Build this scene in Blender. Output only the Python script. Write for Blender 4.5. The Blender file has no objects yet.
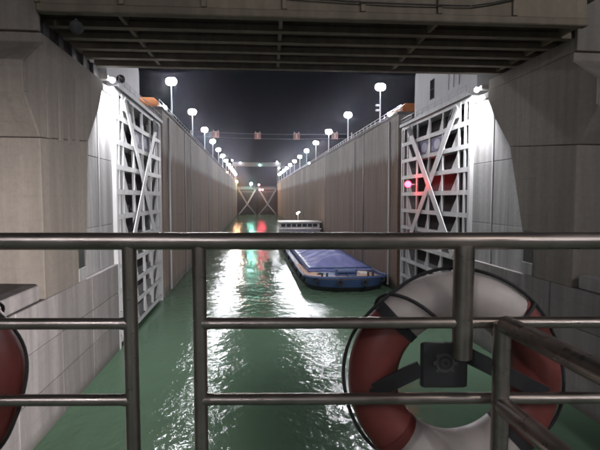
import bpy, math, random
from mathutils import Vector, Matrix
random.seed(7)
S = bpy.context.scene
col = S.collection
R = math.radians

# ------------------------------------------------------------------ camera
CAMZ = 14.9
cam = bpy.data.cameras.new("camera"); co = bpy.data.objects.new("camera", cam); col.objects.link(co)
cam.sensor_width = 36; cam.lens = 27.0; cam.clip_start = 0.05; cam.clip_end = 3000
cam.dof.use_dof = True; cam.dof.focus_distance = 70; cam.dof.aperture_fstop = 11
co.location = (0, 0, CAMZ); co.rotation_euler = (R(90 - 3.43), 0, R(-6.09))
S.camera = co
# ------------------------------------------------------------------ world, moon, exposure
W = bpy.data.worlds.new("World"); S.world = W; W.use_nodes = True
wn = W.node_tree.nodes; bgd = wn["Background"]
sky = wn.new("ShaderNodeTexSky"); sky.sky_type = 'NISHITA'; sky.sun_disc = False
sky.sun_elevation = R(35); sky.sun_rotation = R(200)
W.node_tree.links.new(sky.outputs[0], bgd.inputs[0]); bgd.inputs[1].default_value = 0.0003
moon = bpy.data.lights.new("moon", 'SUN'); moon.energy = 0.004; moon.angle = R(0.5); moon.color = (0.9, 0.93, 1)
mo = bpy.data.objects.new("moon", moon); col.objects.link(mo); mo.rotation_euler = (R(55), 0, R(160))
S.view_settings.view_transform = 'Standard'; S.view_settings.look = 'None'
S.view_settings.exposure = 0.0; S.view_settings.gamma = 1.0
cy = S.cycles if hasattr(S, 'cycles') else None
S.render.engine = 'CYCLES'
cy = S.cycles
cy.use_denoising = True
cy.max_bounces = 5; cy.diffuse_bounces = 3; cy.glossy_bounces = 3; cy.volume_bounces = 0; cy.transmission_bounces = 2
cy.sample_clamp_indirect = 4.0
cy.use_light_tree = True
cy.filter_width = 2.1

LAMP = 490.0      # radiance of the high lamps' lenses
XL, XR = -13.0, 22.7      # faces of the lock walls
ZT = 28.3                 # top of the chamber walls
GT = 25.6                 # top of the gates

# ------------------------------------------------------------------ mesh helpers
class MB:
    def __init__(s): s.v = []; s.f = []
    def add(s, vs, fs):
        n = len(s.v); s.v += [tuple(v) for v in vs]; s.f += [tuple(i + n for i in f) for f in fs]; return s
    def box(s, x0, x1, y0, y1, z0, z1):
        if x1 < x0: x0, x1 = x1, x0
        if y1 < y0: y0, y1 = y1, y0
        if z1 < z0: z0, z1 = z1, z0
        v = [(x0,y0,z0),(x1,y0,z0),(x1,y1,z0),(x0,y1,z0),(x0,y0,z1),(x1,y0,z1),(x1,y1,z1),(x0,y1,z1)]
        return s.add(v, [(3,2,1,0),(4,5,6,7),(0,1,5,4),(1,2,6,5),(2,3,7,6),(3,0,4,7)])
    def cbox(s, x0, x1, y0, y1, z0, z1, c):
        """box with chamfered edges (bevel c) made as stacked octagons"""
        if x1 < x0: x0, x1 = x1, x0
        rings = []
        for z, k in ((z0, c), (z0 + c, 0), (z1 - c, 0), (z1, c)):
            a0, a1, b0, b1 = x0 + k, x1 - k, y0 + k, y1 - k
            rings.append([(a0+c,b0,z),(a1-c,b0,z),(a1,b0+c,z),(a1,b1-c,z),(a1-c,b1,z),(a0+c,b1,z),(a0,b1-c,z),(a0,b0+c,z)])
        return s.rings(rings)
    def rings(s, rings, cap=True, closed=True):
        n = len(rings[0]); vs = [p for r in rings for p in r]; fs = []
        m = n if closed else n - 1
        for i in range(len(rings) - 1):
            for j in range(m):
                k = (j + 1) % n
                fs.append((i*n+j, i*n+k, (i+1)*n+k, (i+1)*n+j))
        if cap:
            fs.append(tuple(range(n))[::-1]); fs.append(tuple(range((len(rings)-1)*n, len(rings)*n)))
        return s.add(vs, fs)
    def prism(s, prof, axis, a, b):
        """prof: 2-D outline; axis 0: (y,z) along x, 1: (x,z) along y, 2: (x,y) along z"""
        def P(p, t):
            return (t, p[0], p[1]) if axis == 0 else (p[0], t, p[1]) if axis == 1 else (p[0], p[1], t)
        return s.rings([[P(p, a) for p in prof], [P(p, b) for p in prof]])
    def tube(s, pts, r, n=10, closed=False):
        pts = [Vector(p) for p in pts]; rr = r if isinstance(r, (list, tuple)) else [r] * len(pts)
        rings = []; up = None
        for i, p in enumerate(pts):
            a = pts[i-1] if (i > 0 or closed) else p
            b = pts[(i+1) % len(pts)] if (i < len(pts)-1 or closed) else p
            t = (b - a).normalized()
            if up is None:
                up = t.orthogonal().normalized()
            else:
                up = (up - t * up.dot(t)); up = up.normalized() if up.length > 1e-6 else t.orthogonal().normalized()
            w = t.cross(up)
            rings.append([tuple(p + (up*math.cos(2*math.pi*k/n) + w*math.sin(2*math.pi*k/n))*rr[i]) for k in range(n)])
        if closed: rings.append(rings[0])
        return s.rings(rings, cap=not closed)
    def ball(s, c, r, n=12, m=7, sc=(1,1,1)):
        rings = []
        for i in range(1, m):
            a = math.pi * i / m
            rings.append([(c[0]+r*sc[0]*math.sin(a)*math.cos(2*math.pi*k/n), c[1]+r*sc[1]*math.sin(a)*math.sin(2*math.pi*k/n), c[2]-r*sc[2]*math.cos(a)) for k in range(n)])
        vs = [p for q in rings for p in q]; fs = []
        for i in range(len(rings)-1):
            for j in range(n):
                k = (j+1) % n; fs.append((i*n+j, i*n+k, (i+1)*n+k, (i+1)*n+j))
        b = len(vs); vs += [(c[0],c[1],c[2]-r*sc[2]), (c[0],c[1],c[2]+r*sc[2])]
        for j in range(n):
            k = (j+1) % n; fs.append((k, j, b)); fs.append(((len(rings)-1)*n+j, (len(rings)-1)*n+k, b+1))
        return s.add(vs, fs)
    def bar(s, p0, p1, w, h, side=(0,0,1)):
        """rectangular bar from p0 to p1; w across, h along 'side'"""
        p0, p1 = Vector(p0), Vector(p1); t = (p1-p0).normalized(); u = Vector(side); u = (u - t*u.dot(t)).normalized(); q = t.cross(u)
        r = []
        for p in (p0, p1):
            r.append([tuple(p+q*w/2+u*h/2), tuple(p-q*w/2+u*h/2), tuple(p-q*w/2-u*h/2), tuple(p+q*w/2-u*h/2)])
        return s.rings(r)
    def mesh(s, name, mat, org=(0,0,0), smooth=None):
        me = bpy.data.meshes.new(name)
        me.from_pydata([(v[0]-org[0], v[1]-org[1], v[2]-org[2]) for v in s.v], [], s.f)
        me.validate()
        import bmesh
        b = bmesh.new(); b.from_mesh(me); bmesh.ops.recalc_face_normals(b, faces=b.faces); b.to_mesh(me); b.free()
        if smooth:
            for p in me.polygons: p.use_smooth = True
            me.set_sharp_from_angle(angle=R(smooth))
        me.materials.append(mat)
        return me

def obj(name, me, parent=None, loc=(0,0,0)):
    o = bpy.data.objects.new(name, me); col.objects.link(o); o.location = loc
    if parent: o.parent = parent
    return o
def part(name, mb, mat, parent, smooth=None, bevel=0):
    """verts given in the thing's own frame"""
    o = obj(name, mb.mesh(name, mat, smooth=smooth), parent)
    if bevel:
        m = o.modifiers.new("bevel", 'BEVEL'); m.width = bevel; m.segments = 2; m.limit_method = 'ANGLE'
    return o
def wpart(name, mb, mat, parent, org, smooth=None, bevel=0):
    """verts given in world coordinates; the thing stands at org"""
    o = obj(name, mb.mesh(name, mat, org, smooth), parent)
    if bevel:
        m = o.modifiers.new("bevel", 'BEVEL'); m.width = bevel; m.segments = 2; m.limit_method = 'ANGLE'
    return o
def tag(o, label, cat, group=None):
    o["label"] = label; o["category"] = cat
    if group: o["group"] = group
    return o
def thing(name, label, cat, loc=(0,0,0), rz=0, group=None):
    o = bpy.data.objects.new(name, None); col.objects.link(o); o.location = loc; o.rotation_euler.z = rz
    o.empty_display_size = 0.3
    return tag(o, label, cat, group)
def struct(name, mb, mat, smooth=None):
    o = obj(name, mb.mesh(name, mat, smooth=smooth)); o["kind"] = "structure"; return o
def dup(root, loc, rz=None, label=None):
    r = root.copy(); col.objects.link(r); r.location = loc
    if rz is not None: r.rotation_euler.z = rz
    if label: r["label"] = label
    for ch in list(root.children):
        c = ch.copy(); col.objects.link(c); c.parent = r
        for g in list(ch.children):
            d = g.copy(); col.objects.link(d); d.parent = c
    return r
ORD = ['first','second','third','fourth','fifth','sixth','seventh','eighth','ninth','tenth','eleventh','twelfth','thirteenth','fourteenth']

# ------------------------------------------------------------------ materials
def newmat(name):
    m = bpy.data.materials.new(name); m.use_nodes = True
    return m, m.node_tree.nodes, m.node_tree.links, m.node_tree.nodes["Principled BSDF"]
def nd(ns, t, **kw):
    n = ns.new(t)
    for k, v in kw.items(): setattr(n, k, v)
    return n
def noise(ns, ln, vec, scale, stretch=(1,1,1), detail=6, rough=.6):
    mp = nd(ns, "ShaderNodeMapping"); mp.inputs["Scale"].default_value = stretch
    n = nd(ns, "ShaderNodeTexNoise"); n.inputs["Scale"].default_value = scale; n.inputs["Detail"].default_value = detail; n.inputs["Roughness"].default_value = rough
    ln.new(vec, mp.inputs[0]); ln.new(mp.outputs[0], n.inputs["Vector"]); return n.outputs["Fac"]
def ramp(ns, ln, fac, stops):
    r = nd(ns, "ShaderNodeValToRGB"); e = r.color_ramp.elements
    while len(e) > len(stops): e.remove(e[-1])
    while len(e) < len(stops): e.new(1)
    for k, (p, c) in enumerate(stops):
        e[k].position = p; e[k].color = (c, c, c, 1) if not isinstance(c, tuple) else (*c, 1)
    ln.new(fac, r.inputs[0]); return r.outputs[0]
def mixc(ns, ln, fac, a, b, mode='MIX'):
    m = nd(ns, "ShaderNodeMix", data_type='RGBA', blend_type=mode)
    for sock, v in ((0, fac), (6, a), (7, b)):
        if isinstance(v, (int, float)): m.inputs[sock].default_value = v
        elif isinstance(v, tuple): m.inputs[sock].default_value = (*v, 1)
        else: ln.new(v, m.inputs[sock])
    return m.outputs[2]
def bump(ns, ln, b, h, strength=.3, dist=.05):
    k = nd(ns, "ShaderNodeBump"); k.inputs["Strength"].default_value = strength; k.inputs["Distance"].default_value = dist
    ln.new(h, k.inputs["Height"]); ln.new(k.outputs[0], b.inputs["Normal"])

def concrete(name, base, dark=.45, streak=.7, wet=None, wetcol=(.15,.115,.09), rough=.85, lines=True, algae=None):
    m, ns, ln, b = newmat(name)
    pos = nd(ns, "ShaderNodeNewGeometry").outputs["Position"]
    info = nd(ns, "ShaderNodeObjectInfo")
    big = noise(ns, ln, pos, .18, (1,1,.5)); fine = noise(ns, ln, pos, 2.3, detail=8, rough=.7)
    st = noise(ns, ln, pos, .9, (1,1,.05), detail=5); st2 = noise(ns, ln, pos, 3.2, (1,1,.03), detail=4)
    c = mixc(ns, ln, ramp(ns, ln, big, [(.3, 0.0), (.75, 1.0)]), base, tuple(x*.72 for x in base))
    if wet is not None:
        sep = nd(ns, "ShaderNodeSeparateXYZ"); ln.new(pos, sep.inputs[0])
        a = nd(ns, "ShaderNodeMath", operation='MULTIPLY_ADD'); ln.new(st, a.inputs[0]); a.inputs[1].default_value = 4.5; ln.new(sep.outputs[2], a.inputs[2])
        mr = nd(ns, "ShaderNodeMapRange"); ln.new(a.outputs[0], mr.inputs[0])
        mr.inputs[1].default_value = wet + 3.0; mr.inputs[2].default_value = wet + 1.5; mr.inputs[3].default_value = 0; mr.inputs[4].default_value = 1
        wc = mixc(ns, ln, ramp(ns, ln, st2, [(.35, 0.0), (.7, 1.0)]), wetcol, tuple(x*1.7 for x in wetcol))
        c = mixc(ns, ln, mr.outputs[0], c, wc)
        # pale lime drips
        c = mixc(ns, ln, ramp(ns, ln, noise(ns, ln, pos, 1.3, (1,1,.02), detail=3), [(.60, 0.0), (.74, .6)]), c, (.42,.38,.34))
    if algae is not None:
        sep2 = nd(ns, "ShaderNodeSeparateXYZ"); ln.new(pos, sep2.inputs[0])
        a2 = nd(ns, "ShaderNodeMath", operation='MULTIPLY_ADD'); ln.new(fine, a2.inputs[0]); a2.inputs[1].default_value = .9; ln.new(sep2.outputs[2], a2.inputs[2])
        mr2 = nd(ns, "ShaderNodeMapRange"); ln.new(a2.outputs[0], mr2.inputs[0]); mr2.inputs[1].default_value = algae + .9; mr2.inputs[2].default_value = algae + .1
        mr2.inputs[3].default_value = 0; mr2.inputs[4].default_value = .8
        c = mixc(ns, ln, mr2.outputs[0], c, (.07,.07,.05))
    c = mixc(ns, ln, ramp(ns, ln, st, [(.42, streak), (.62, 0.0)]), c, dark, 'MULTIPLY') if False else mixc(ns, ln, ramp(ns, ln, st, [(.38, streak), (.6, 0.0)]), c, tuple(x*dark for x in base))
    c = mixc(ns, ln, ramp(ns, ln, fine, [(.35, .35), (.6, 0.0)]), c, tuple(x*.5 for x in base))
    # each cast piece has its own shade
    mr3 = nd(ns, "ShaderNodeMapRange"); ln.new(info.outputs["Random"], mr3.inputs[0]); mr3.inputs[3].default_value = .82; mr3.inputs[4].default_value = 1.1
    hs = nd(ns, "ShaderNodeHueSaturation"); ln.new(mr3.outputs[0], hs.inputs["Value"]); ln.new(c, hs.inputs["Color"])
    ln.new(hs.outputs[0], b.inputs["Base Color"]); b.inputs["Roughness"].default_value = rough
    h = nd(ns, "ShaderNodeMath", operation='MULTIPLY_ADD'); ln.new(fine, h.inputs[0]); h.inputs[1].default_value = .5; ln.new(st2, h.inputs[2])
    hh = h.outputs[0]
    if lines:
        wv = nd(ns, "ShaderNodeTexWave", wave_type='BANDS', bands_direction='Z', wave_profile='SAW'); wv.inputs["Scale"].default_value = .21; wv.inputs["Distortion"].default_value = 0
        ln.new(pos, wv.inputs["Vector"])
        h2 = nd(ns, "ShaderNodeMath", operation='MULTIPLY_ADD'); ln.new(ramp(ns, ln, wv.outputs["Fac"], [(0, 0.0), (.03, 1.0)]), h2.inputs[0]); h2.inputs[1].default_value = .8; ln.new(hh, h2.inputs[2]); hh = h2.outputs[0]
    bump(ns, ln, b, hh, .35, .06)
    return m
def paint(name, c, rough=.5, metal=0, wear=.3, wearcol=None, scale=1.2, drip=True):
    m, ns, ln, b = newmat(name)
    pos = nd(ns, "ShaderNodeNewGeometry").outputs["Position"]
    n1 = noise(ns, ln, pos, scale, (1,1,.12 if drip else 1)); n2 = noise(ns, ln, pos, scale*9)
    wc = wearcol or tuple(x*.45 for x in c)
    k = mixc(ns, ln, ramp(ns, ln, n1, [(.4, 0.0), (.75, wear)]), c, wc)
    k = mixc(ns, ln, ramp(ns, ln, n2, [(.5, 0.0), (.8, wear*.7)]), k, wc)
    ln.new(k, b.inputs["Base Color"]); b.inputs["Metallic"].default_value = metal
    ln.new(ramp(ns, ln, n2, [(.3, rough*.8), (.7, min(1, rough*1.25))]), b.inputs["Roughness"])
    bump(ns, ln, b, n2, .12, .01)
    return m
def emit(name, c, s):
    m, ns, ln, b = newmat(name)
    b.inputs["Base Color"].default_value = (*c, 1); b.inputs["Emission Color"].default_value = (*c, 1); b.inputs["Emission Strength"].default_value = s
    return m

M = {}
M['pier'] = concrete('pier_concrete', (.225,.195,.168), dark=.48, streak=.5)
M['low'] = concrete('plinth_concrete', (.31,.285,.28), dark=.4, streak=.6, algae=.5)
M['gatewall'] = concrete('recess_concrete', (.42,.41,.41), dark=.4, streak=.75, algae=.5, lines=False)
M['wall'] = concrete('chamber_concrete', (.53,.495,.455), dark=.45, streak=.5, wet=21.5, algae=1.3, wetcol=(.145,.083,.052))
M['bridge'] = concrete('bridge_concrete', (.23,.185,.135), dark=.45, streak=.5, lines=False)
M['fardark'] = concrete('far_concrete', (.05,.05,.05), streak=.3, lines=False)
M['apron'] = concrete('apron_concrete', (.3,.29,.28), streak=.2, lines=False)
M['white'] = paint('gate_paint', (.62,.63,.65), .45, wear=.4, wearcol=(.27,.24,.21))
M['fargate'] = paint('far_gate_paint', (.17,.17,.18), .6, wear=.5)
M['skin'] = paint('skin_plate', (.016,.014,.013), .7, wear=.3, wearcol=(.04,.025,.018))  # near-black: the shade inside the gate cells is put into the colour
M['darkmetal'] = paint('dark_metal', (.05,.05,.05), .5, .3)
M['galv'] = paint('galvanised', (.5,.5,.52), .4, .7, wear=.2)
M['cabin'] = paint('cabin_render', (.62,.62,.64), .7, wear=.25)
M['orange'] = paint('orange_paint', (.55,.19,.05), .6, wear=.35)
M['glass'] = paint('dark_glass', (.03,.035,.04), .08, drip=False)
M['poster_a'] = paint('poster_violet', (.13,.13,.26), .5, wear=.2)
M['poster_b'] = paint('poster_pale', (.42,.42,.55), .5, wear=.3)
M['signred'] = paint('sign_red', (.20,.085,.07), .5, wear=.15)
M['signpale'] = paint('sign_pale', (.36,.28,.25), .5, wear=.15)
M['tarp'] = paint('blue_tarpaulin', (.19,.205,.45), .6, wear=.3, scale=.5, drip=False)
M['hull'] = paint('blue_hull', (.045,.09,.22), .45, wear=.35, wearcol=(.07,.06,.06))
M['boot'] = paint('black_boot_topping', (.015,.015,.017), .5)
M['deck'] = paint('rust_deck', (.55,.36,.28), .7, wear=.5, wearcol=(.25,.15,.11), drip=False)
M['bargewhite'] = paint('barge_white', (.68,.67,.66), .5, wear=.3, wearcol=(.35,.25,.2))
M['rubber'] = paint('rubber', (.018,.018,.018), .75)
M['rope'] = paint('black_rope', (.02,.018,.02), .8, scale=20)
M['ringred'] = paint('ring_red', (.165,.036,.03), .45, wear=.3, scale=3, drip=False)
M['ringwhite'] = paint('ring_white', (.44,.385,.355), .5, wear=.3, scale=3, drip=False)
M['shipdeck'] = paint('ship_deck', (.10,.16,.12), .6, wear=.2, drip=False)
M['shipwhite'] = paint('ship_white', (.7,.7,.68), .4, wear=.1)
M['black'] = paint('black_steel', (.02,.02,.022), .5, wear=.2, wearcol=(.05,.05,.05), drip=False)
M['emblem'] = paint('emblem_grey', (.06,.06,.055), .5, wear=.2, drip=False)

# railing: polished steel, brown-tinted by wear
m, ns, ln, b = newmat('rail_steel')
pos = nd(ns, "ShaderNodeNewGeometry").outputs["Position"]
n2 = noise(ns, ln, pos, 30, (.15,1,1)); n3 = noise(ns, ln, pos, 6)
ln.new(mixc(ns, ln, ramp(ns, ln, n3, [(.4, 0.0), (.7, 1.0)]), (.38,.325,.295), (.26,.22,.195)), b.inputs["Base Color"])
b.inputs["Metallic"].default_value = .9
ln.new(ramp(ns, ln, n2, [(.3, .24), (.7, .4)]), b.inputs["Roughness"])
bump(ns, ln, b, n2, .05, .002)
M['rail'] = m

# water
m, ns, ln, b = newmat('lock_water')
pos = nd(ns, "ShaderNodeNewGeometry").outputs["Position"]
w1 = noise(ns, ln, pos, .95, (1,.75,1), detail=2.5, rough=.5); w2 = noise(ns, ln, pos, 2.6, (1,.75,1), detail=3, rough=.5); w3 = noise(ns, ln, pos, .12, detail=2)
calm = ramp(ns, ln, w3, [(.35, .35), (.65, 1.0)])
a = nd(ns, "ShaderNodeMath", operation='MULTIPLY_ADD'); ln.new(w2, a.inputs[0]); a.inputs[1].default_value = .38; ln.new(w1, a.inputs[2])
a2 = nd(ns, "ShaderNodeMath", operation='MULTIPLY'); ln.new(a.outputs[0], a2.inputs[0]); ln.new(calm, a2.inputs[1])
bump(ns, ln, b, a2.outputs[0], 1.0, .125)
ln.new(mixc(ns, ln, w3, (.066,.112,.072), (.078,.128,.084)), b.inputs["Base Color"])
b.inputs["Roughness"].default_value = .11; b.inputs["IOR"].default_value = 1.33; b.inputs["Specular IOR Level"].default_value = .13
M['water'] = m

M['lens'] = emit('lamp_lens', (.95,.95,1.0), LAMP)
ns, ln = M['lens'].node_tree.nodes, M['lens'].node_tree.links      # lamps age unevenly
oi = nd(ns, "ShaderNodeObjectInfo"); mr = nd(ns, "ShaderNodeMapRange"); mr.inputs[3].default_value = LAMP*.6; mr.inputs[4].default_value = LAMP*1.4
ln.new(oi.outputs["Random"], mr.inputs[0]); ln.new(mr.outputs[0], ns["Principled BSDF"].inputs["Emission Strength"])
M['flood'] = emit('flood_lens', (.96,.97,1.0), 60)
M['sodium'] = emit('sodium_lens', (1.0,.46,.13), 1900)
M['green'] = emit('green_lens', (.35,1.0,.80), 420)
M['red'] = emit('red_lens', (1.0,.010,.022), 60)
M['redfar'] = emit('red_lens_far', (1.0,.06,.12), 350)
M['barge_lamp'] = emit('barge_lamp_lens', (1.0,.85,.65), 120)

# ------------------------------------------------------------------ setting: water, aprons
struct('water', MB().add([(XL-2,-90,0),(XR+2,-90,0),(XR+2,470,0),(XL-2,470,0)], [(0,1,2,3)]), M['water'])
for sx, x0 in ((-1, XL-7), (1, XR+7)):
    struct('pavement', MB().box(x0, x0 + sx*90, -85, 465, ZT-1.2, ZT-.15), M['apron'])
    struct('pavement', MB().box(x0 - sx*4.5, x0, 68.6, 465, ZT-.9, ZT-.12), M['apron'])

# ------------------------------------------------------------------ chamber walls beyond the gates
def side(s): return ('left', XL) if s < 0 else ('right', XR)
for s in (-1, 1):
    nm, X = side(s)
    y0 = 68.6
    t = thing('chamber_wall', f'long stained concrete chamber wall beyond the {nm} gate', 'wall', (X, y0, 0))
    y = y0; k = 0
    while y < 402:
        L = 12.0
        d = random.uniform(-.02, .02)
        wpart('wall_panel', MB().cbox(X + d, X + s*2.2, y + .02, y + L - .02, -2, ZT - .45, .03), M['wall'], t, (X, y0, 0))
        wpart('coping', MB().cbox(X - s*.18, X + s*2.4, y + .03, y + L - .03, ZT - .447, ZT, .04), M['apron'], t, (X, y0, 0))
        y += L; k += 1
    wpart('wall_core', MB().box(X + s*2.21, X + s*6.9, y0 + .1, 402, -2, ZT - 1.3), M['wall'], t, (X, y0, 0))
    # vertical service pipes and a ladder near the gate end
    for yy, r in ((72.6, .15), (98, .12)):
        wpart('drain_pipe', MB().tube([(X - s*.22, yy, .5), (X - s*.22, yy, ZT - 1)], r, 8), M['galv'], t, (X, y0, 0), smooth=40)
    for yy in (90.5, 138.5, 198.5):
        mb = MB().box(X - s*.03, X + s*.2, yy - .32, yy + .32, .3, ZT - .5)
        wpart('ladder_recess_shade', mb, M['skin'], t, (X, y0, 0))  # dark slab proud of the wall, its colour standing for shade behind the ladder
        mb = MB()
        for q in (-.22, .22): mb.box(X - s*.12, X - s*.05, yy + q - .03, yy + q + .03, .3, ZT - .3)
        for k in range(68): mb.box(X - s*.11, X - s*.06, yy - .22, yy + .22, .7 + k*.4, .74 + k*.4)
        wpart('ladder', mb, M['galv'], t, (X, y0, 0))
    # guard rail on the coping
    g = thing('guard_rail', f'thin pale guard rail along the top of the {nm} chamber wall', 'railing', (X + s*.4, y0, ZT))
    for zz in (.55, 1.05):
        part('rail', MB().tube([(0, 0, zz), (0, 330, zz)], .035, 6), M['galv'], g, smooth=40)
    pm = MB().tube([(0,0,0),(0,0,1.05)], .04, 6).mesh('post', M['galv'], smooth=40)
    for i in range(0, 111): obj('post', pm, g, (0, i*3.0, 0))

# ------------------------------------------------------------------ near walls: plinth, recess, platform behind the gates
for s in (-1, 1):
    nm, X = side(s)
    org = (X, 37, 0)
    t = thing('lock_plinth', f'low {nm} lock wall of cast concrete blocks rising from the water under the bridge pier', 'wall', org)
    ys = [-88 + 6*i for i in range(0, 22)] + [45.4]
    for a, c in zip(ys[:-1], ys[1:]):
        if c - a < .5: continue
        for z0, z1 in ((-2, 2.9), (2.94, 5.7), (5.74, 8.5)):
            d = random.uniform(-.015, .03)
            wpart('block', MB().cbox(X + s*d, X + s*6.5, a + .02, c - .02, z0, z1, .035), M['low'], t, org)
    wpart('kerb_beam', MB().cbox(X + s*.15, X + s*1.1, 8, 29.2, 8.55, 9.5, .06), M['low'], t, org)
    # gate quoin piers between the bridge pier and the gate
    t = thing('quoin_wall', f'floodlit pale concrete quoin wall between the bridge pier and the {nm} gate', 'wall', (X + s*.35, 41, 8.5))
    org = (X + s*.35, 41, 8.5); q = X + s*.35
    for a, c in ((33.5, 41.3), (41.42, 45.4)):
        for z0, z1 in ((8.52, 12.4), (12.43, 18.4), (18.43, 24.6)):
            wpart('slab', MB().cbox(q + s*random.uniform(0, .02), q + s*5, a, c, z0, z1, .03), M['gatewall'], t, org)
    wpart('joint_strip', MB().box(q - s*.04, q + s*.3, 41.24, 41.48, 8.6, 24.0), M['galv'], t, org)
    wpart('coping', MB().cbox(q - s*.15, q + s*5, 40.9, 45.3, 24.63, 25.2, .05), M['gatewall'], t, org)
    # recess back wall
    t = thing('recess_wall', f'dim concrete recess behind the open {nm} gate leaf', 'wall', (X + s*3.4, 57, 0))
    org = (X + s*3.4, 57, 0)
    for a, c in ((45.45, 52.4), (52.44, 59.4), (59.44, 68.55)):
        wpart('wall_panel', MB().cbox(X + s*3.4, X + s*6.8, a, c, -2, GT - .4, .04), M['gatewall'], t, org)
    wpart('platform', MB().cbox(X + s*2.6, X + s*14, 45.4, 68.5, GT - .38, GT - .02, .03), M['apron'], t, org)

# ------------------------------------------------------------------ bridge piers
PROF = [(29.6, 8.5), (37.3, 8.5), (37.3, 18.6), (40.6, 22.2), (41.9, 24.4), (41.9, 25.3), (30.2, 25.3), (30.2, 24.6), (27.75, 22.8), (27.75, 21.0), (29.6, 18.9)]
for s in (-1, 1):
    nm, X = side(s)
    org = (X, 33, 8.5)
    t = thing('bridge_pier', f'massive dim concrete pier with flared head carrying the {nm} end of the bridge', 'pier', org)
    yb = 36.6 if s < 0 else 34.6
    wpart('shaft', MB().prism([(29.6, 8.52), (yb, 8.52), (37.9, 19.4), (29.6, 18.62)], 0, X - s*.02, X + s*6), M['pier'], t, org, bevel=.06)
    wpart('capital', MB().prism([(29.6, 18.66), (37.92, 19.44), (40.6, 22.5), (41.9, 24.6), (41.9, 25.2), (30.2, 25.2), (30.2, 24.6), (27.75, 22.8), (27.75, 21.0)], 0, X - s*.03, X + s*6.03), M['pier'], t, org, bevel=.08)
    if s < 0:
        for k, yy in enumerate((30.6, 32.4, 34.0, 35.3)):
            wpart('rib', MB().cbox(X - s*.08, X + s*.2, yy, yy + .55, 18.75 if k < 9 else 9, 22.4 + .45*k, .03), M['pier'], t, org)
    wpart('edge_strip', MB().prism([(27.80, 21.05), (28.15, 21.05), (28.15, 22.65), (30.35, 24.3), (30.35, 24.62), (30.0, 24.42), (27.80, 22.78)], 0, X - s*.12, X + s*.2), M['pier'], t, org, bevel=.03)
    wpart('cheek_wall', MB().box(X + s*.02, X + s*6.02, 29.95, 30.28, 25.22, 32), M['pier'], t, org, bevel=.05)
    wpart('upper_block', MB().box(X + s*.8, X + s*6, 30.3, 41.2, 25.23, 31.5), M['pier'], t, org)
    if s < 0:
        for k in range(5):
            wpart('bearing', MB().cbox(X + s*.10, X + s*.7, 30.9 + k*2.25, 31.7 + k*2.25, 25.21, 26.2, .04), M['darkmetal'], t, org)
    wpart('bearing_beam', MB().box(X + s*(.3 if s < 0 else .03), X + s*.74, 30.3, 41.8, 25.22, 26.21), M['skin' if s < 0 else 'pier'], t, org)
    NN = (35.2, 36.3) if s < 0 else (34.2, 35.4); NS = (NN[0]-.1, NN[1]+.1)
    # dark block carries a mooring slot's shade in its colour; pale block under it
    wpart('niche_shade', MB().box(X - s*.06, X + s*.3, *NN, 9.6, 12.2), M['darkmetal'], t, org)
    wpart('niche_sill', MB().cbox(X - s*.12, X + s*.3, *NS, 8.56, 9.58, .03), M['gatewall'], t, org)

# ------------------------------------------------------------------ bridge overhead (slightly skew to the lock)
BX = (XL + XR)/2
org = (BX, 35.2, 26.2)
t = thing('bridge', 'broad concrete girder bridge spanning the lock just overhead', 'bridge', org, R(-2.2))
hx = 17.0
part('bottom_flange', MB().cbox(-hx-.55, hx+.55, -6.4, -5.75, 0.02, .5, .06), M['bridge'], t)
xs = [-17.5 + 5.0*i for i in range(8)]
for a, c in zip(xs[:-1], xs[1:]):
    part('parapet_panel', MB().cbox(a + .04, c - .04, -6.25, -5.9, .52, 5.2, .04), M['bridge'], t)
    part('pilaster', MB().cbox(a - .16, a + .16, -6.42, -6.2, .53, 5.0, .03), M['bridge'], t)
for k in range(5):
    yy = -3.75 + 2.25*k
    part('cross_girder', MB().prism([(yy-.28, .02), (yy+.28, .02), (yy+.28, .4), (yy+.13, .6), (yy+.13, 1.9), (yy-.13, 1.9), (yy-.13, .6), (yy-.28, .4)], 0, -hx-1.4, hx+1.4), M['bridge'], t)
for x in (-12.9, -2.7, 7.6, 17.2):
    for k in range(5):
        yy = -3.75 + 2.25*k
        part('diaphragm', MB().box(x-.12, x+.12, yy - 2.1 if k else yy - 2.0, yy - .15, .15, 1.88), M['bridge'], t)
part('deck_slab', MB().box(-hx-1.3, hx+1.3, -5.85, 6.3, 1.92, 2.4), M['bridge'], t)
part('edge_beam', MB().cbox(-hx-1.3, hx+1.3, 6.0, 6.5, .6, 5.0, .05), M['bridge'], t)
for (xa, za, xb, zb, sag) in ((-14.5, 3.3, -4.5, 1.3, .25), (9.5, 1.0, 14.0, 2.0, .1), (-4.4, 1.3, 9.4, 1.0, .12)):
    pts = [(xa + (xb-xa)*u/12, -6.52, za + (zb-za)*u/12 - sag*math.sin(math.pi*u/12)) for u in range(13)]
    part('cable', MB().tube(pts, .05, 6), M['rubber'], t, smooth=50)
o = thing('globe_lamp', 'unlit pale round lamp under the left end of the bridge', 'lamp', (-10.9, 30.3, 26.1))
part('globe', MB().ball((0,0,-.5), .42, 16, 10), M['fardark'], o, smooth=60)
part('stem', MB().tube([(0,0,0),(0,0,-.12)], .12, 10), M['darkmetal'], o, smooth=40)

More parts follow.
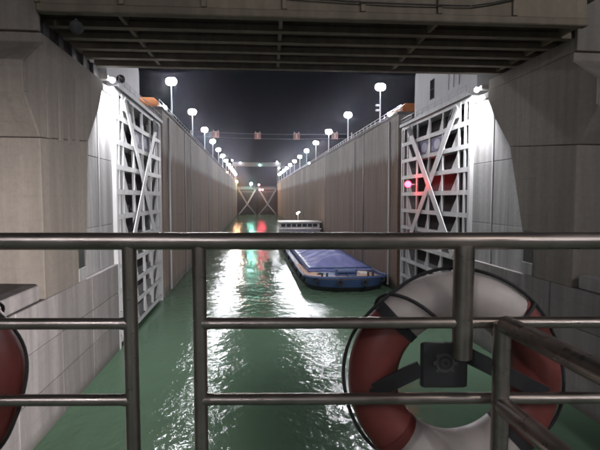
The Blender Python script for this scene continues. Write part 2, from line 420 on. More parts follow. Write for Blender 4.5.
# ------------------------------------------------------------------ lock gates (open mitre leaves lying in the walls)
GY0, GY1 = 45.7, 66.6
COLS = [46.5, 48.0, 52.2, 56.4, 60.6, 64.4, 66.0]
ROWS = [GT - .3 - 2.45*i for i in range(11)]
def gate(s):
    nm, X = side(s)
    org = (X, 56, 0)
    t = thing('lock_gate', f'open white steel lock gate leaf with big diagonal cross brace against the {nm} wall', 'gate', org)
    P = lambda n, mb, mt, **k: wpart(n, mb, mt, t, org, **k)
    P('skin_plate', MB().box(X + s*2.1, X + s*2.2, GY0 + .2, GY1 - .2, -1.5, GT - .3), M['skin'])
    for z in ROWS:
        mb = MB().box(X + s*.06, X + s*2.1, GY0, GY1, z - .04, z + .04)       # web
        mb.box(X, X + s*.06, GY0, GY1, z - .26, z + .26)                      # front flange
        P('girder', mb, M['white'])
    for k, y in enumerate(COLS):
        w = .22 if k in (0, 6) else .17
        for zi in range(len(ROWS) - 1):
            z1, z0 = ROWS[zi] - .27, ROWS[zi+1] + .27
            mb = MB().box(X + s*.01, X + s*.07, y - w, y + w, z0, z1)
            mb.prism([(X + s*.07, z0), (X + s*.07, z1), (X + s*.3, z1), (X + s*.3, z0)], 1, y - .03, y + .03)
            P('stiffener', mb, M['white'])
    # tapered gusset plates in the outer bays
    for zi in range(len(ROWS) - 1):
        z1, z0 = ROWS[zi] - .28, ROWS[zi+1] + .28
        for ya, yb in ((48.2, 49.9), (52.4, 53.5), (56.6, 57.6), (64.2, 62.6)):
            P('gusset', MB().prism([(ya, z1), (ya, z0), (yb, z0)], 0, X + s*.12, X + s*.2), M['white'])
    P('quoin_post', MB().cbox(X - s*.02, X + s*2.3, GY0 - .55, GY0 - .02, -1.5, GT, .05), M['white'])
    P('mitre_post', MB().cbox(X - s*.01, X + s*2.2, GY1 + .02, GY1 + .5, -1.5, GT - .2, .05), M['white'])
    # the big X
    za, zb = GT - .6, 8.4
    for k, (ya, yb) in enumerate(((48.2, 63.4), (63.4, 48.2))):
        off = -.16 - .1*k
        P('diagonal_brace', MB().bar((X + s*off, ya, za), (X + s*off, yb, zb), .085, 1.0, side=(0, 1, 0)), M['white'])
    for y in (48.4, 63.2):
        P('anchor_plate', MB().prism([(y - 1.0, za + .3), (y + 1.0, za + .3), (y + .9, za - 1.3), (y - .9, za - 1.3)], 0, X - s*.11, X - s*.02), M['white'])
        d = 1 if y < 56 else -1
        for q in (-.45, 0, .45):
            P('tie_rod', MB().bar((X - s*.36, y + q, za - .1), (X - s*.36, y + q + d*1.15, za - 1.3), .06, .09, side=(0, 1, 0)), M['darkmetal'])
    # walkway and handrail on top
    P('walkway', MB().box(X - s*.35, X + s*2.3, GY0 - .3, GY1 + .3, GT + .002, GT + .12), M['galv'])
    P('toe_board', MB().box(X - s*.40, X - s*.352, GY0 - .3, GY1 + .3, GT - .12, GT + .3), M['white'])
    for z in (.6, 1.1):
        P('handrail', MB().tube([(X - s*.25, GY0, GT + z), (X - s*.25, GY1, GT + z)], .03, 6), M['galv'], smooth=40)
    for i in range(11):
        y = GY0 + .3 + i*2.03
        P('handrail_post', MB().tube([(X - s*.25, y, GT + .1), (X - s*.25, y, GT + 1.1)], .03, 6), M['galv'], smooth=40)
    # two violet posters in the bays below the top row
    for y in (54.3, 58.5):
        z = ROWS[1] - 1.22
        o = P('poster', MB().box(X + s*.20, X + s*.26, y - 1.8, y + 1.8, z - .85, z + .85), M['poster_a'])
        e = MB().prism([(y - .1 + 1.0*math.cos(a*math.pi/10), z + .62*math.sin(a*math.pi/10)) for a in range(20)], 0, X + s*.17, X + s*.198)
        c = obj('poster_disc', e.mesh('poster_disc', M['poster_b'], org), o)
        e = MB().box(X + s*.17, X + s*.198, y + 1.15, y + 1.6, z - .7, z - .1)
        c = obj('poster_patch', e.mesh('poster_patch', M['poster_b'], org), o)
    return t
gate(-1); gate(1)

# machine cabins, orange covers on top
def cabin(s, y0, y1, z1, dx, label, win):
    nm, X = side(s)
    org = (X + s*dx, y0, GT)
    t = thing('machine_cabin', label, 'cabin', org)
    x0, x1 = X + s*dx, X + s*(dx + 5)
    r = 1.1
    prof = [(y0, GT), (y1, GT)] + [(y1 - r + r*math.cos(a*math.pi/12), z1 - r + r*math.sin(a*math.pi/12)) for a in range(0, 7)] + [(y0, z1)]
    wpart('body', MB().prism(prof, 0, x0, x1), M['cabin'], t, org, bevel=.06)
    if win:
        yw = y1 - 6.5
        f = wpart('window', MB().box(x0 - s*.03, x0 + s*.1, yw - .75, yw + .75, 28.0, 30.6), M['darkmetal'], t, org)
        for z0, z1_ in ((28.1, 29.25), (29.35, 30.5)):
            obj('pane', MB().box(x0 - s*.05, x0 - s*.03, yw - .62, yw + .62, z0, z1_).mesh('pane', M['glass'], org), f)
        for k in range(3):
            wpart('pipe', MB().tube([(x0 - s*.12, y0 + 4 + k*1.4, 28), (x0 - s*.12, y0 + 4 + k*1.4, z1 - .3)], .07, 6), M['galv'], t, org, smooth=40)
cabin(-1, 48.5, 62.0, 32.0, 1.6, 'white rounded machine housing standing above the left gate', False)
cabin(1, 46.5, 65.0, 33.4, 1.2, 'white machine cabin with small dark window above the right gate', True)
for s in (-1, 1):
    nm, X = side(s)
    org = (X + s*2.3, 67.5, ZT)
    t = thing('equipment_cover', f'orange equipment cover on the {nm} wall corner beside the white cabin', 'cover', (X + s*2.3, 69.2, ZT))
    prof = [(-1.6, .02), (1.6, .02), (1.6, .9), (1.1, 1.35), (-1.1, 1.35), (-1.6, .9)]
    part('shell', MB().prism(prof, 1, -.4, 5.4), M['orange'], t, bevel=.08)
    for y in (.6, 2.3, 4.2): part('strap', MB().prism([(p[0]*1.02, p[1]*1.02) for p in prof], 1, y, y + .12), M['darkmetal'], t)
o = thing('horn_speaker', 'small black round horn speaker on a white bracket at the top of the left gate', 'speaker', (XL - .2, 47.6, GT + .12))
part('bracket', MB().tube([(0,0,0),(0,0,.9),(.15,-.1,1.0)], .05, 8), M['bargewhite'], o, smooth=40)
part('horn', MB().ball((.25,-.2,1.05), .42, 14, 8), M['black'], o, smooth=60)

# ------------------------------------------------------------------ lights of the place
def floodlight(s):
    nm, X = side(s)
    t = thing('floodlight', f'glaring floodlight under the far edge of the bridge beside the {nm} gate', 'floodlight', (X + s*.35, 43.2, 25.22), group='gate floodlights')
    part('bracket', MB().bar((s*.2,0,0),(s*.2,0,.4), .12, .12), M['darkmetal'], t)
    part('housing', MB().cbox(-.5, .5, -.35, .35, .38, .8, .06), M['bargewhite'], t)
    part('lens', MB().ball((-s*.75, .15, .42), .24, 12, 7), M['flood'], t, smooth=60)
    part('arm', MB().bar((s*.1,0,.72),(-s*.75,.15,.72), .1, .1), M['darkmetal'], t)
    la = bpy.data.lights.new('gate_flood', 'SPOT'); la.energy = 18000; la.color = (.97, .97, 1.0); la.spot_size = R(135); la.spot_blend = .6; la.shadow_soft_size = .15
    lo_ = bpy.data.objects.new('gate_flood', la); col.objects.link(lo_); lo_.parent = t; lo_.location = (-s*.9, .2, .1)
    d = Vector((s*.25, .45, -1)); lo_.rotation_euler = d.to_track_quat('-Z', 'Y').to_euler()
floodlight(-1); floodlight(1)

def lamp_post():
    t = thing('lamp_post', '', 'lamp', group='lamp posts along the lock walls')
    part('base_plate', MB().cbox(-.25,.25,-.25,.25,0,.12,.03), M['galv'], t)
    part('pole', MB().tube([(0,0,.1),(0,0,3.5),(0,0,7.0)], [.13,.11,.08], 10), M['galv'], t, smooth=40)
    part('cross_arm', MB().bar((-.55,-.1,6.95),(.55,.1,6.95), .1, .1), M['galv'], t)
    for k in (-1, 1):
        h = part('lamp_head', MB().cbox(k*.30-.16, k*.30+.16, -.2, .2, 7.5, 7.64, .03), M['darkmetal'], t)
        c = obj('lens', MB().ball((k*.30, 0, 6.95), .62, 12, 8, (1,1,1)).mesh('lens', M['lens'], smooth=60), h)  # oversized globe: the lamp's bloom is put into its shape
    return t
proto = lamp_post(); first = True
YS = [-58, -30, -2] + [54 + 28*i for i in range(0, 13)]
for s in (-1, 1):
    nm, X = side(s)
    for y in YS:
        i = YS.index(y)
        if s < 0 and y == -2: continue
        x = X + s*.9; z = ZT
        if y < 40: x = X + s*7.6; z = ZT - .15
        elif y < 60: x = X + s*7.6; z = ZT - .15
        if y < 40: lab = f'lamp post on the {nm} bank behind the camera, {ORD[i]} towards the bridge'
        elif y < 60: lab = f'lamp post behind the {nm} gate cabin'
        else: lab = f'tall twin-headed lamp post, {ORD[i-4]} beyond the gate along the top of the {nm} wall'
        if first: proto.location = (x, y, z); proto["label"] = lab; first = False
        else: dup(proto, (x, y, z), label=lab)
# low parapet lamps
def parapet_lamp(x, y, lab, mat, r=.3):
    t = thing('parapet_lamp', lab, 'lamp', (x, y, ZT), group='small lamps on the wall edges')
    part('stem', MB().tube([(0,0,0),(0,0,.5)], .06, 8), M['galv'], t, smooth=40)
    part('hood', MB().cbox(-.28,.28,-.28,.28,.95,1.05,.03), M['darkmetal'], t)
    part('lens', MB().ball((0,0,.72), r, 12, 7), mat, t, smooth=60)
parapet_lamp(XL - .5, 73.5, 'low bright lamp on the left wall edge just beyond the gate', M['lens'], .28)
parapet_lamp(XR + .5, 75, 'low bright lamp on the right wall edge just beyond the gate', M['lens'], .28)
parapet_lamp(XR + .4, 182, 'low lamp halfway along the right wall edge', M['lens'])
parapet_lamp(XL - .4, 250, 'amber lamp low on the left wall edge in the distance', M['sodium'], .2)
parapet_lamp(XL + .1, 392, 'strong orange lamp at the far end of the left wall', M['sodium'], .7)
# loudspeakers on first right pole
for z, w in ((5.0, 'upper'), (4.1, 'lower')):
    t = thing('pole_camera', f'{w} of two small white cameras on the nearest right lamp post', 'camera', (XR + .75, 81.8, ZT + z - 1.4))
    part('body', MB().cbox(-.75, -.1, -.2, .2, -.15, .15, .04), M['bargewhite'], t)
    part('arm', MB().bar((-.12,0,0),(.1,0.1,0), .06, .06), M['galv'], t)

def signal(name, label, loc, mat, r, zpost, s=-1, depth=.25):
    t = thing(name, label, 'signal light', loc)
    part('post', MB().tube([(0,0,0),(0,0,zpost)], .07, 8), M['galv'], t, smooth=40)
    part('housing', MB().cbox(-.4,.4,.05,.5,zpost,zpost+1.0,.05), M['black'], t)
    part('lens', MB().ball((0,-.02,zpost+.5), r, 12, 7, (1,.6,1)), mat, t, smooth=60)
    part('visor', MB().bar((0,-.25,zpost+.5+max(r,.3)+.08),(0,.05,zpost+.5+max(r,.3)+.1), .7, .04), M['black'], t)

# red signal on the right gate
t = thing('signal_light', 'glowing red signal light on the white steel of the right gate', 'signal light', (XR - .85, 60.6, 16.2))
part('bracket', MB().bar((.86,0,.6),(-.25,0,.6), .12, .12), M['galv'], t)
part('housing', MB().cbox(-.55,-.1,-.1,.5,.1,1.1,.05), M['black'], t)
part('lens', MB().ball((-.42,-.22,.6), .44, 14, 8), M['red'], t, smooth=60)  # enlarged lens: the signal's glow is put into its size
# ------------------------------------------------------------------ overhead line with signs at about 104 m
YC = 104
t = thing('sign_cables', 'pair of thin cables stretched across the chamber carrying square signs', 'cable', (XL, YC, ZT))
for z in (.45, 1.5):
    pts = [(XL - .5 + (XR - XL + 1)*u/24, YC, ZT + z - .35*math.sin(math.pi*u/24)) for u in range(25)]
    wpart('cable', MB().tube(pts, .035, 6), M['fargate'], t, (XL, YC, ZT), smooth=50)
for X in (XL - .5, XR + .5):
    wpart('cable_post', MB().tube([(X, YC, ZT), (X, YC, ZT + 1.8)], .08, 8), M['galv'], t, (XL, YC, ZT), smooth=40)
for k, (px, lab) in enumerate(((-8.0, 'leftmost'), (1.4, 'second from left'), (10.3, 'third from left'), (19.2, 'rightmost'))):
    u = (px - XL)/(XR - XL)
    t = thing('hanging_sign', f'{lab} of the small reddish square signs hanging across the chamber', 'sign', (px, YC - .12, ZT + .3 - .35*math.sin(math.pi*u)), group='square signs hung across the chamber')
    part('board', MB().cbox(-.75,.75,-.06,.04,0,1.5,.02), M['signred'], t)
    part('mark', MB().box(-.16,.16,-.075,-.062,.3,1.2), M['signpale'], t)
    part('border', MB().box(-.62,.62,-.070,-.0605,1.28,1.38).box(-.62,.62,-.070,-.0605,.12,.22), M['signpale'], t)
    for x in (-.5, .5): part('hanger', MB().box(x-.04, x+.04, -.02, .12, 1.45, 1.75), M['galv'], t)

# ------------------------------------------------------------------ far gate and bridge
FY = 400
t = thing('far_gate', 'closed white-braced lock gate at the far end of the chamber', 'gate', (BX, FY, 0))
P = lambda n, mb, mt: wpart(n, mb, mt, t, (BX, FY, 0))
for s in (-1, 1):
    xa = XL if s < 0 else XR
    xm = BX + s*.15
    ya, ym = FY, FY + 7
    def at(u, z, d=0): return (xa + (xm - xa)*u, ya + (ym - ya)*u - d, z)
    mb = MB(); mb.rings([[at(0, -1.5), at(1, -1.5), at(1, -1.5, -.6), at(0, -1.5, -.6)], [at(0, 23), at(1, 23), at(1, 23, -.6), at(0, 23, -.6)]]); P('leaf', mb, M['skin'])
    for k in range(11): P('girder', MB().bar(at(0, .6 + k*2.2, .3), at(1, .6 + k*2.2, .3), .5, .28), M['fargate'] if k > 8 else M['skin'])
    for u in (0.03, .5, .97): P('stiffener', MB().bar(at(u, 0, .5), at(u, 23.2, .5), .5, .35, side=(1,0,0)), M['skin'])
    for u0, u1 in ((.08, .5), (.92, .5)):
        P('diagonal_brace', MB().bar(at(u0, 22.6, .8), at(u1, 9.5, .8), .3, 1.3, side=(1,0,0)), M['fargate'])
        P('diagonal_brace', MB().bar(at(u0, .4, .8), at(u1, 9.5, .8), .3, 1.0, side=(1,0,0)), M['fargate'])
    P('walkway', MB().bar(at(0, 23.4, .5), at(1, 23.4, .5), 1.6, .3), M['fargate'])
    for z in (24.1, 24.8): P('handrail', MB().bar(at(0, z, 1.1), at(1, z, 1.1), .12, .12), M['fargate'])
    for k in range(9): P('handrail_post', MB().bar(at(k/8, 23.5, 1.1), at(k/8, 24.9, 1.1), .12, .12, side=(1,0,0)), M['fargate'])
t = thing('far_bridge', 'pale lit bridge on slim towers crossing the far end of the lock', 'bridge', (BX, 408, ZT))
P = lambda n, mb, mt: wpart(n, mb, mt, t, (BX, 408, ZT))
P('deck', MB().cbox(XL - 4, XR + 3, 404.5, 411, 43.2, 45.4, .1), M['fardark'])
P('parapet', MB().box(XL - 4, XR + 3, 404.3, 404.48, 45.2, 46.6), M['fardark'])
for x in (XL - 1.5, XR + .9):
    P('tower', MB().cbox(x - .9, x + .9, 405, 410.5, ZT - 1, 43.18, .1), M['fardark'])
t = thing('bridge_lamp', 'greenish lamp under the middle of the far bridge', 'lamp', (7.3, 403.6, 44))
part('lens', MB().ball((0,0,0), .45, 12, 7), M['green'], t, smooth=60)
part('hood', MB().cbox(-.5,.5,-.3,.9,.4,.6,.05), M['darkmetal'], t)
for x, z, lab in ((XR - .2, 46.5, 'white lamp on the right end of the far bridge'), (XR + 1.6, 41, 'lower white lamp at the right tower of the far bridge'), (XL + 3, 45.6, 'white lamp near the left end of the far bridge'), (XL - 4, 47.6, 'outermost white lamp at the left end of the far bridge')):
    t = thing('bridge_lamp', lab, 'lamp', (x, 403.2, z))
    part('lens', MB().ball((0,0,.4), .42, 12, 7), M['lens'], t, smooth=60)
    part('bracket', MB().bar((0,0,.9),(0,1.4,.9), .12, .12), M['galv'], t)
signal('signal_light', 'pale green signal light above the middle of the far gate', (-0.6, 398.5, 23.2), M['green'], 1.0, 3.6)
signal('signal_light', 'upper of the three red lights above the far gate', (6.2, 401, 23.5), M['redfar'], .5, 2.6)
signal('signal_light', 'left one of the lower red light pair on the far gate', (7.0, 399, 20.6), M['redfar'], .5, 1.0)
signal('signal_light', 'right one of the lower red light pair on the far gate', (9.4, 399, 20.6), M['redfar'], .5, 1.0)

# ------------------------------------------------------------------ barge
BYB, BYS = 68.3, 158.0
bx0, bx1 = 8.5, 22.4
bc, bw = (bx0 + bx1)/2, (bx1 - bx0)/2
t = thing('cargo_barge', 'blue cargo barge with tarpaulin-covered hold moored along the right wall', 'barge', (bc, BYB, 0))
# half-width along the length (0 = bow)
def hw(y, z):
    k = min(1.0, (y + .06)/6.0)
    w = bw*max(.30, (1 - (1 - k)**2.3)**(1/2.3))
    rake = max(0.0, (1.0 - y/14.0))
    return w*(1 - rake*.22*(1 - min(1, max(0, z + .6)/2.4)))
st = [0, .08, .25, .45, .7, 1.0, 1.4, 2.4, 3.8, 5.5, 8, 14, 30, 60, 80, 86, 88]
def sheer(y): return 1.55 + .75*max(0, 1 - y/16)**2
def loop(zf, inset=0, ys=st):
    L = [(-(hw(y, zf(y)) - inset), y + (inset if y == 0 else 0) + max(0, (2.2 - zf(y)))*.55*max(0, 1 - y/10), zf(y)) for y in ys]
    return L + [(-p[0], p[1], p[2]) for p in reversed(L)]
hull = MB().rings([loop(lambda y: -1.4), loop(lambda y: .80)], cap=True); part('boot_topping', hull, M['boot'], t, smooth=35)
hull = MB().rings([loop(lambda y: .801), loop(lambda y: sheer(y) - .12)], cap=True); part('hull', hull, M['hull'], t, smooth=35)
part('deck', MB().rings([loop(lambda y: sheer(y) - .119, .12), loop(lambda y: sheer(y) - .06, .12)]), M['deck'], t)
L0 = loop(lambda y: sheer(y) + .12, .05)
part('gunwale', MB().tube(L0, .16, 8, closed=True), M['hull'], t, smooth=50)
# bulwark round the bow
bb = [0, .08, .25, .45, .7, 1.0, 1.4, 2.4, 3.8, 5.5]
lo = loop(lambda y: sheer(y) + .1, .1, bb); hi = loop(lambda y: sheer(y) + .38, .02, bb); hi2 = loop(lambda y: sheer(y) + .38, .16, bb); lo2 = loop(lambda y: sheer(y) + .1, .24, bb)
mb = MB(); n = len(lo)
mid = lambda L: L[len(bb):] + L[:len(bb)]   # not closed over the back
order = list(range(len(bb)-1, -1, -1)) + list(range(n-1, len(bb)-1, -1))
rings = [[q[i] for i in order] for q in (lo, hi, hi2, lo2)]
part('bulwark', mb.rings(rings, cap=False, closed=False), M['hull'], t, smooth=35)
# tyres hung round the bow
def tyre(x, y, z, ang, nm='tyre'):
    c, s_ = math.cos(ang), math.sin(ang)
    pts = [(x + .38*math.cos(a*math.pi/6)*c, y + .38*math.cos(a*math.pi/6)*s_, z + .38*math.sin(a*math.pi/6)) for a in range(12)]
    part(nm, MB().tube(pts, .15, 6, closed=True), M['rubber'], t, smooth=50)
for y in (1.7, 5.6, 10, 17, 25, 35, 47):
    for s in (-1, 1):
        if s > 0 and y > 6: continue
        dy = .3; ang = math.atan2(dy, -(hw(y + dy, 1.6) - hw(y, 1.6)) - 1e-4) if s > 0 else math.atan2(dy, (hw(y, 1.6) - hw(y + dy, 1.6)))
        tyre(s*(hw(y, 1.6) + .12), y + max(0, .5)*.55*max(0, 1 - y/10), sheer(y) - .35, ang)
for x in (-1.9, 2.1): tyre(x, -.1, 1.7, 0)
# coaming and tarpaulin
TY0, TY1 = 9.5, 72.0
cw = bw - 1.35
part('coaming', MB().cbox(-cw, cw, TY0, TY1, 1.5, 2.7, .06), M['hull'], t)
NU, NV = 40, 150
vs = []; fs = []
random.seed(3)
fold = [random.uniform(0, 6.28) for _ in range(20)]
for j in range(NV + 1):
    v = j/NV; y = TY0 - .25 + (TY1 - TY0 + .5)*v
    hip = min(1.0, (y - TY0 + .25)/4.8, (TY1 + .25 - y)/6.5)
    for i in range(NU + 1):
        u = -1 + 2*i/NU
        prof = max(0.0, 1 - abs(u)**1.15)
        z = 2.35 + 2.5*min(prof, hip*1.02)
        # lashed-down sags between the hold's rafters, wrinkles at the hips
        z -= .17*(1 - math.cos(y*2*math.pi/4.2))*prof**.5*min(1, hip*2)
        z += .09*math.sin(7*u + fold[0] + .4*y + 1.3*math.sin(.31*y))*prof + .055*math.sin(17*u + 1.9*y + fold[1] + math.sin(.7*y))
        if hip < 1: z += .16*math.sin(u*21 + fold[2] + 2*math.sin(3*u))*(1 - hip)*(hip + .15)
        x = u*(cw + .22)
        edge = abs(u) > .97
        if edge or j in (0, NV): z = 2.05 + .06*math.sin(y*3 + fold[3]) + .05*math.sin(x*4)
        vs.append((x, y, z))
for j in range(NV):
    for i in range(NU):
        a = j*(NU+1) + i; fs.append((a, a+1, a+NU+2, a+NU+1))
ob = part('tarpaulin', MB().add(vs, fs), M['tarp'], t, smooth=45)
sm = ob.modifiers.new('thickness', 'SOLIDIFY'); sm.thickness = .03
for k in range(13):
    y = TY0 + 4 + k*5
    pts = []
    for i in range(13):
        u = -1.02 + 2.04*i/12; pr = max(0, 1 - abs(min(1, abs(u)))**1.15)
        pts.append((u*(cw + .2), y, 2.43 + 2.5*pr))
    part('lashing', MB().tube(pts, .03, 5), M['tarp'], t, smooth=50)
# foredeck: windlass, bollards, hatch, stanchions
wd = part('windlass', MB().tube([(-1.5, 4.6, 2.75), (1.5, 4.6, 2.75)], .42, 14), M['hull'], t, smooth=40)
part('windlass_bed', MB().cbox(-1.7, 1.7, 3.9, 5.5, 1.9, 2.35, .06).cbox(-1.75,-1.5,4.1,5.1,2.3,3.2,.05).cbox(1.5,1.75,4.1,5.1,2.3,3.2,.05), M['hull'], t)
for x in (-4.2, -3.4, 3.4, 4.2):
    part('bollard', MB().tube([(x, 3.2, 1.9), (x, 3.2, 2.75), (x, 3.2, 2.8)], [.18, .18, .26], 10), M['black'], t, smooth=40)
part('anchor_chain', MB().tube([(0, 4.2, 2.4), (.1, 2.8, 2.15), (.25, 1.2, 2.2), (.3, .3, 2.6)], .12, 6), M['black'], t, smooth=50)
part('deck_hatch', MB().cbox(2.6, 4.0, 5.6, 7.0, 1.85, 2.35, .05), M['bargewhite'], t)
part('rope_coil', MB().tube([((.75 - .02*a)*math.cos(a*.7) - 4.0, 6.2 + (.75 - .02*a)*math.sin(a*.7), 1.98 + .01*a) for a in range(30)], .06, 5), M['rubber'], t, smooth=50)
for k in range(14):
    y = 8 + k*5.0
    part('stanchion', MB().tube([(-bw + .25, y, 1.5), (-bw + .25, y, 2.45)], .04, 6), M['deck'], t, smooth=40)
part('side_rail', MB().tube([(-bw + .25, 7, 2.42), (-bw + .25, 74, 2.42)], .035, 6), M['deck'], t, smooth=40)
# stern house
hs = part('deckhouse', MB().cbox(-bw + .5, bw - .5, 75, 85, 1.45, 4.9, .06), M['bargewhite'], t)
wh = part('wheelhouse', MB().cbox(-bw + .6, bw - .6, 76, 83, 4.92, 6.9, .05), M['bargewhite'], t)
for k in range(7):
    x = -bw + 1.5 + k*1.72
    part('window', MB().box(x - .7, x + .7, 75.93, 75.998, 5.6, 6.6), M['glass'], t)
    part('window', MB().box(x - .4, x + .4, 74.93, 74.998, 3.0, 4.0), M['glass'], t)
part('roof', MB().cbox(-bw + .1, bw - .1, 75.2, 84, 6.92, 7.35, .06), M['bargewhite'], t)
part('awning', MB().cbox(-bw + .2, bw - .2, 73.9, 75.2, 4.93, 5.15, .04), M['bargewhite'], t)
part('mast', MB().tube([(-.6, 77, 7.3), (-.6, 77, 10.6)], .09, 8), M['bargewhite'], t, smooth=40)
for x, z in ((-.95, 9.9), (-.3, 10.3)):
    part('mast_lamp', MB().ball((x, 76.7, z), .2, 10, 6), M['barge_lamp'], t, smooth=60)

# ------------------------------------------------------------------ the ship we stand on
RYAW = R(-5.5)                   # the railing stands askew to the lock axis
RY = 1.5                         # the front railing
def zr(py, px=300, Y=RY):        # height above water of a pixel row seen at the railing
    pit, yaw = R(3.43), R(6.09) + RYAW
    F = Vector((math.sin(yaw)*math.cos(pit), math.cos(yaw)*math.cos(pit), -math.sin(pit))); Rt = Vector((math.cos(yaw), -math.sin(yaw), 0)); U = Rt.cross(F)
    d = F + Rt*((px - 300)/450) + U*((225 - py)/450)
    q = d*(Y/d.y); return q.x, CAMZ + q.z
DZ = CAMZ - 1.42
t = thing('cruise_ship', 'dark upper deck of the passenger ship the picture is taken from', 'ship', (0, -30, 0))
hl = [(-6.5,-85),(6.5,-85),(6.9,-40),(6.9,RY-1.0),(6.6,RY-.52),(-6.6,RY+.76),(-6.9,RY+.3),(-6.9,-40)]
wpart('superstructure', MB().prism(hl, 2, -1.2, DZ - .12), M['shipwhite'], t, (0,-30,0))
wpart('deck', MB().prism([(p[0]*.998, p[1]-.002) for p in hl], 2, DZ - .118, DZ), M['shipdeck'], t, (0,-30,0))
# floodlights on the ship's front, below the railing
for s in (-1, 1):
    t = thing('ship_floodlight', f'ship floodlight on the {"left" if s<0 else "right"} below the railing', 'floodlight', (s*5.8, RY + .2 - s*.56, DZ - 4.6), group='floodlights on the front of the ship')
    part('housing', MB().cbox(-.28,.28,-.08,.12,-.2,.2,.03), M['black'], t)
    part('lens_glass', MB().box(-.22,.22,.121,.13,-.15,.15), emit('ship_flood_lens', (1,.9,.8), 30), t)
    la = bpy.data.lights.new('ship_flood', 'SPOT'); la.energy = 84000 if s > 0 else 1500; la.color = (1.0, .94, .93); la.spot_size = R(62); la.spot_blend = 1.0; la.shadow_soft_size = .15
    lo_ = bpy.data.objects.new('ship_flood', la); col.objects.link(lo_); lo_.parent = t; lo_.location = (0, .35, 0)
    d = Vector((-.72, 1.0, -.09)) if s > 0 else Vector((1.0, 1.0, 0.0)); lo_.rotation_euler = d.to_track_quat('-Z', 'Y').to_euler()

# lamp on the deck behind the camera
t = thing('deck_lamp', 'deck lamp on a short post behind the camera', 'lamp', (2.3, -1.6, DZ))
part('pole', MB().tube([(0,0,0),(0,0,3.5),(-.1,.1,3.7),(-.3,.3,3.75)], .04, 10), M['shipwhite'], t, smooth=40)
part('hood', MB().tube([(-.3,.3,3.8),(-.3,.3,3.74),(-.3,.3,3.64)], [.05,.17,.2], 16), M['shipwhite'], t, smooth=40)
part('lens', MB().ball((-.3,.3,3.6), .12, 12, 7), emit('deck_lamp_lens', (1.0,.9,.84), 75), t, smooth=60)

# front railing
t = thing('deck_railing', 'polished steel ship railing with three rails across the foreground', 'railing', (0, RY, DZ))
org = (0, RY, DZ)
P = lambda n, mb, **k: wpart(n, mb, M['rail'], t, org, smooth=40, **k)
z1 = zr(241)[1]; z2 = zr(323)[1]; z3 = zr(399)[1]
P('top_rail', MB().tube([(-3.2 + .2*i, RY, z1) for i in range(33)], .029, 20))
xg0, xg1 = zr(330, 131)[0], zr(330, 200)[0]
for nme, zz in (('middle_rail', z2), ('lower_rail', z3)):
    for xa_, xb_ in ((-3.2, xg0), (xg1, 3.2)):
        P(nme, MB().tube([(xa_ + (xb_ - xa_)*i/16, RY, zz) for i in range(17)], .0195, 16))
for px in (131, 200):
    x = zr(330, px)[0]
    P('post', MB().tube([(x, RY, DZ), (x, RY, z1 - .015)], .0235, 16))
    for z in (z2, z3): P('weld_collar', MB().tube([(x, RY, z), (x + (.034 if px > 150 else -.034), RY, z)], [.0235, .0205], 16))
xb = zr(300, 463)[0]
P('post', MB().tube([(xb, RY, z1 - .4), (xb, RY, z1 - .015)], .034, 16))
xc = zr(380, 494)[0]
P('post', MB().tube([(xc, RY - .05, DZ), (xc, RY - .05, z2 + .012)], .028, 16))
for px in (-130, 760):
    x = zr(330, px)[0]
    P('post', MB().tube([(x, RY, DZ), (x, RY, z1 - .015)], .0235, 16))
# side rails running back past the camera
t = thing('side_railing', 'pair of bright steel rails running back from the corner post on the right', 'railing', (xc, RY - .05, DZ))
org = (xc, RY - .05, DZ)
for z, n in ((z2 + .012, 'top_rail'), (z3 + .005, 'lower_rail')):
    P(n, MB().tube([(xc, RY - .07 - .1*i, z) for i in range(0, 18)], .030, 20))
P('end_post', MB().tube([(xc, RY - 1.7, DZ), (xc, RY - 1.7, z2)], .028, 16))

# life rings
def life_ring(x, z, y, label, rot=0):
    t = thing('life_ring', label, 'life ring', (x, y, z), group=None)
    Rm, rm = .304, .091
    def arc(a0, a1, n, rr, R0=Rm, yo=0): return [(R0*math.cos(a0 + (a1-a0)*k/n), yo, R0*math.sin(a0 + (a1-a0)*k/n)) for k in range(n+1)]
    segs = [(R(46+rot), R(136+rot), 'white_section', 'ringwhite'), (R(136+rot), R(224+rot), 'red_section', 'ringred'), (R(224+rot), R(316+rot), 'white_section', 'ringwhite'), (R(316+rot), R(406+rot), 'red_section', 'ringred')]
    for a0, a1, n, mt in segs:
        part(n, MB().tube(arc(a0, a1, 22, rm), rm, 20), M[mt], t, smooth=50)
        aa = a0
        part('strap', MB().tube(arc(aa - .06, aa + .06, 4, 0), rm + .003, 20), M['rope'] if n == 'red_section' else M['ringred'], t, smooth=50)
    # grab line: bows out between the straps
    pts = []
    for k in range(96):
        a = 2*math.pi*k/96
        ph = ((math.degrees(a) - 46 - rot) % 90)/90
        rr = Rm + rm + .008 + .010*math.sin(math.pi*ph)**2*(1 + .5*math.sin(3*a))
        pts.append((rr*math.cos(a), -.01 + .02*math.sin(5*a), rr*math.sin(a)))
    part('grab_line', MB().tube(pts, .0065, 8, closed=True), M['rope'], t, smooth=60)
    # loops over the face at the upper joints
    for a, d, sp in ((R(138+rot), 1, .62), (R(44+rot), -1, .25)):
        pts = []
        for k in range(15):
            u = k/14; th = -1.2 + 3.6*u
            rad = Rm + (rm + .012)*math.cos(th); yy = -(rm + .012)*math.sin(th)
            aa = a + d*(.08 - sp*u)
            pts.append((rad*math.cos(aa), yy, rad*math.sin(aa)))
        part('rope_turn', MB().tube(pts, .0065, 8), M['rope'], t, smooth=60)
    return t
YR = RY + .15
x, z = zr(376, 453, YR)
life_ring(x, z, YR, 'red and white life ring hanging outside the railing on the right')
x2, z2_ = zr(378, -84, YR)
life_ring(x2, z2_, YR, 'red life ring cut off by the left edge of the picture', rot=0)
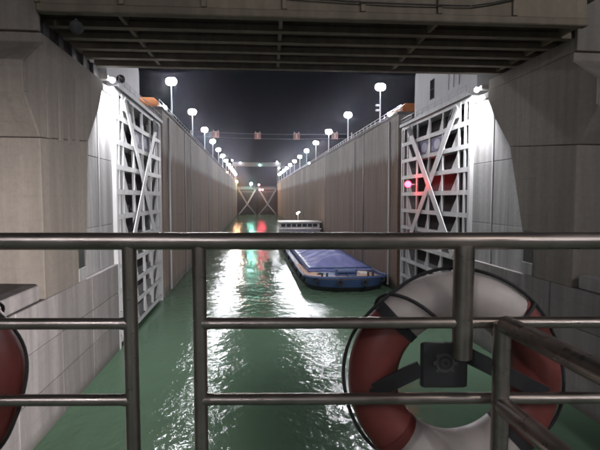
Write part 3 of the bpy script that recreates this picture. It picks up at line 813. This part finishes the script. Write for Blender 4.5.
# its bracket
t = thing('ring_bracket', 'black steel bracket plate with gear emblem holding the life ring', 'bracket', (xb, RY + .02, z1 - .3))
org = (xb, RY + .02, z1 - .3)
xa, za = zr(346, 424); xe, ze = zr(391, 470)
pl = wpart('plate', MB().cbox(xa, xe, RY + .022, RY + .05, ze, za, .006), M['black'], t, org)
cx, cz = (xa + xe)/2, (za + ze)/2 + .012
mb = MB()
rings = [(.030*math.cos(a*math.pi/12), .030*math.sin(a*math.pi/12)) for a in range(24)]
mb.tube([(cx + p[0], RY + .02, cz + p[1]) for p in rings], .004, 6, closed=True)
for a in range(8):
    an = a*math.pi/4; mb.bar((cx + .031*math.cos(an), RY + .02, cz + .031*math.sin(an)), (cx + .042*math.cos(an), RY + .02, cz + .042*math.sin(an)), .006, .012)
mb.tube([(cx + p[0]*.4, RY + .02, cz + p[1]*.4) for p in rings], .003, 6, closed=True)
obj('emblem', mb.mesh('emblem', M['emblem'], org), pl)
for (pa, pb) in (((424, 372), (378, 398)), ((470, 358), (556, 402))):
    a = zr(pa[1], pa[0]); c = zr(pb[1], pb[0])
    wpart('arm', MB().bar((a[0], RY + .036, a[1]), (c[0], RY + .06, c[1]), .012, .055), M['black'], t, org)
    wpart('hook', MB().bar((c[0], RY + .06, c[1]), (c[0], RY + .26, c[1] - .005), .04, .014), M['black'], t, org)

for o in list(col.objects):
    base = o.name.split('.')[0]
    if o.parent is None and base in ('deck_railing', 'life_ring', 'ring_bracket', 'side_railing'):
        o.location = Matrix.Rotation(RYAW, 4, 'Z') @ o.location
        if base != 'side_railing': o.rotation_euler.z += RYAW

# ------------------------------------------------------------------ damp night air
HAZE = True
if HAZE:
    h = MB().box(-135, 145, -95, 478, -4, 52)
    m = bpy.data.materials.new('haze'); m.use_nodes = True; ns = m.node_tree.nodes; ns.clear()
    out = ns.new("ShaderNodeOutputMaterial"); pv = ns.new("ShaderNodeVolumePrincipled")
    pv.inputs["Color"].default_value = (.84,.84,1.0,1); pv.inputs["Density"].default_value = .00011; pv.inputs["Anisotropy"].default_value = .93
    m.node_tree.links.new(pv.outputs[0], out.inputs["Volume"])
    o = obj('haze', h.mesh('haze', m)); o["kind"] = "stuff"
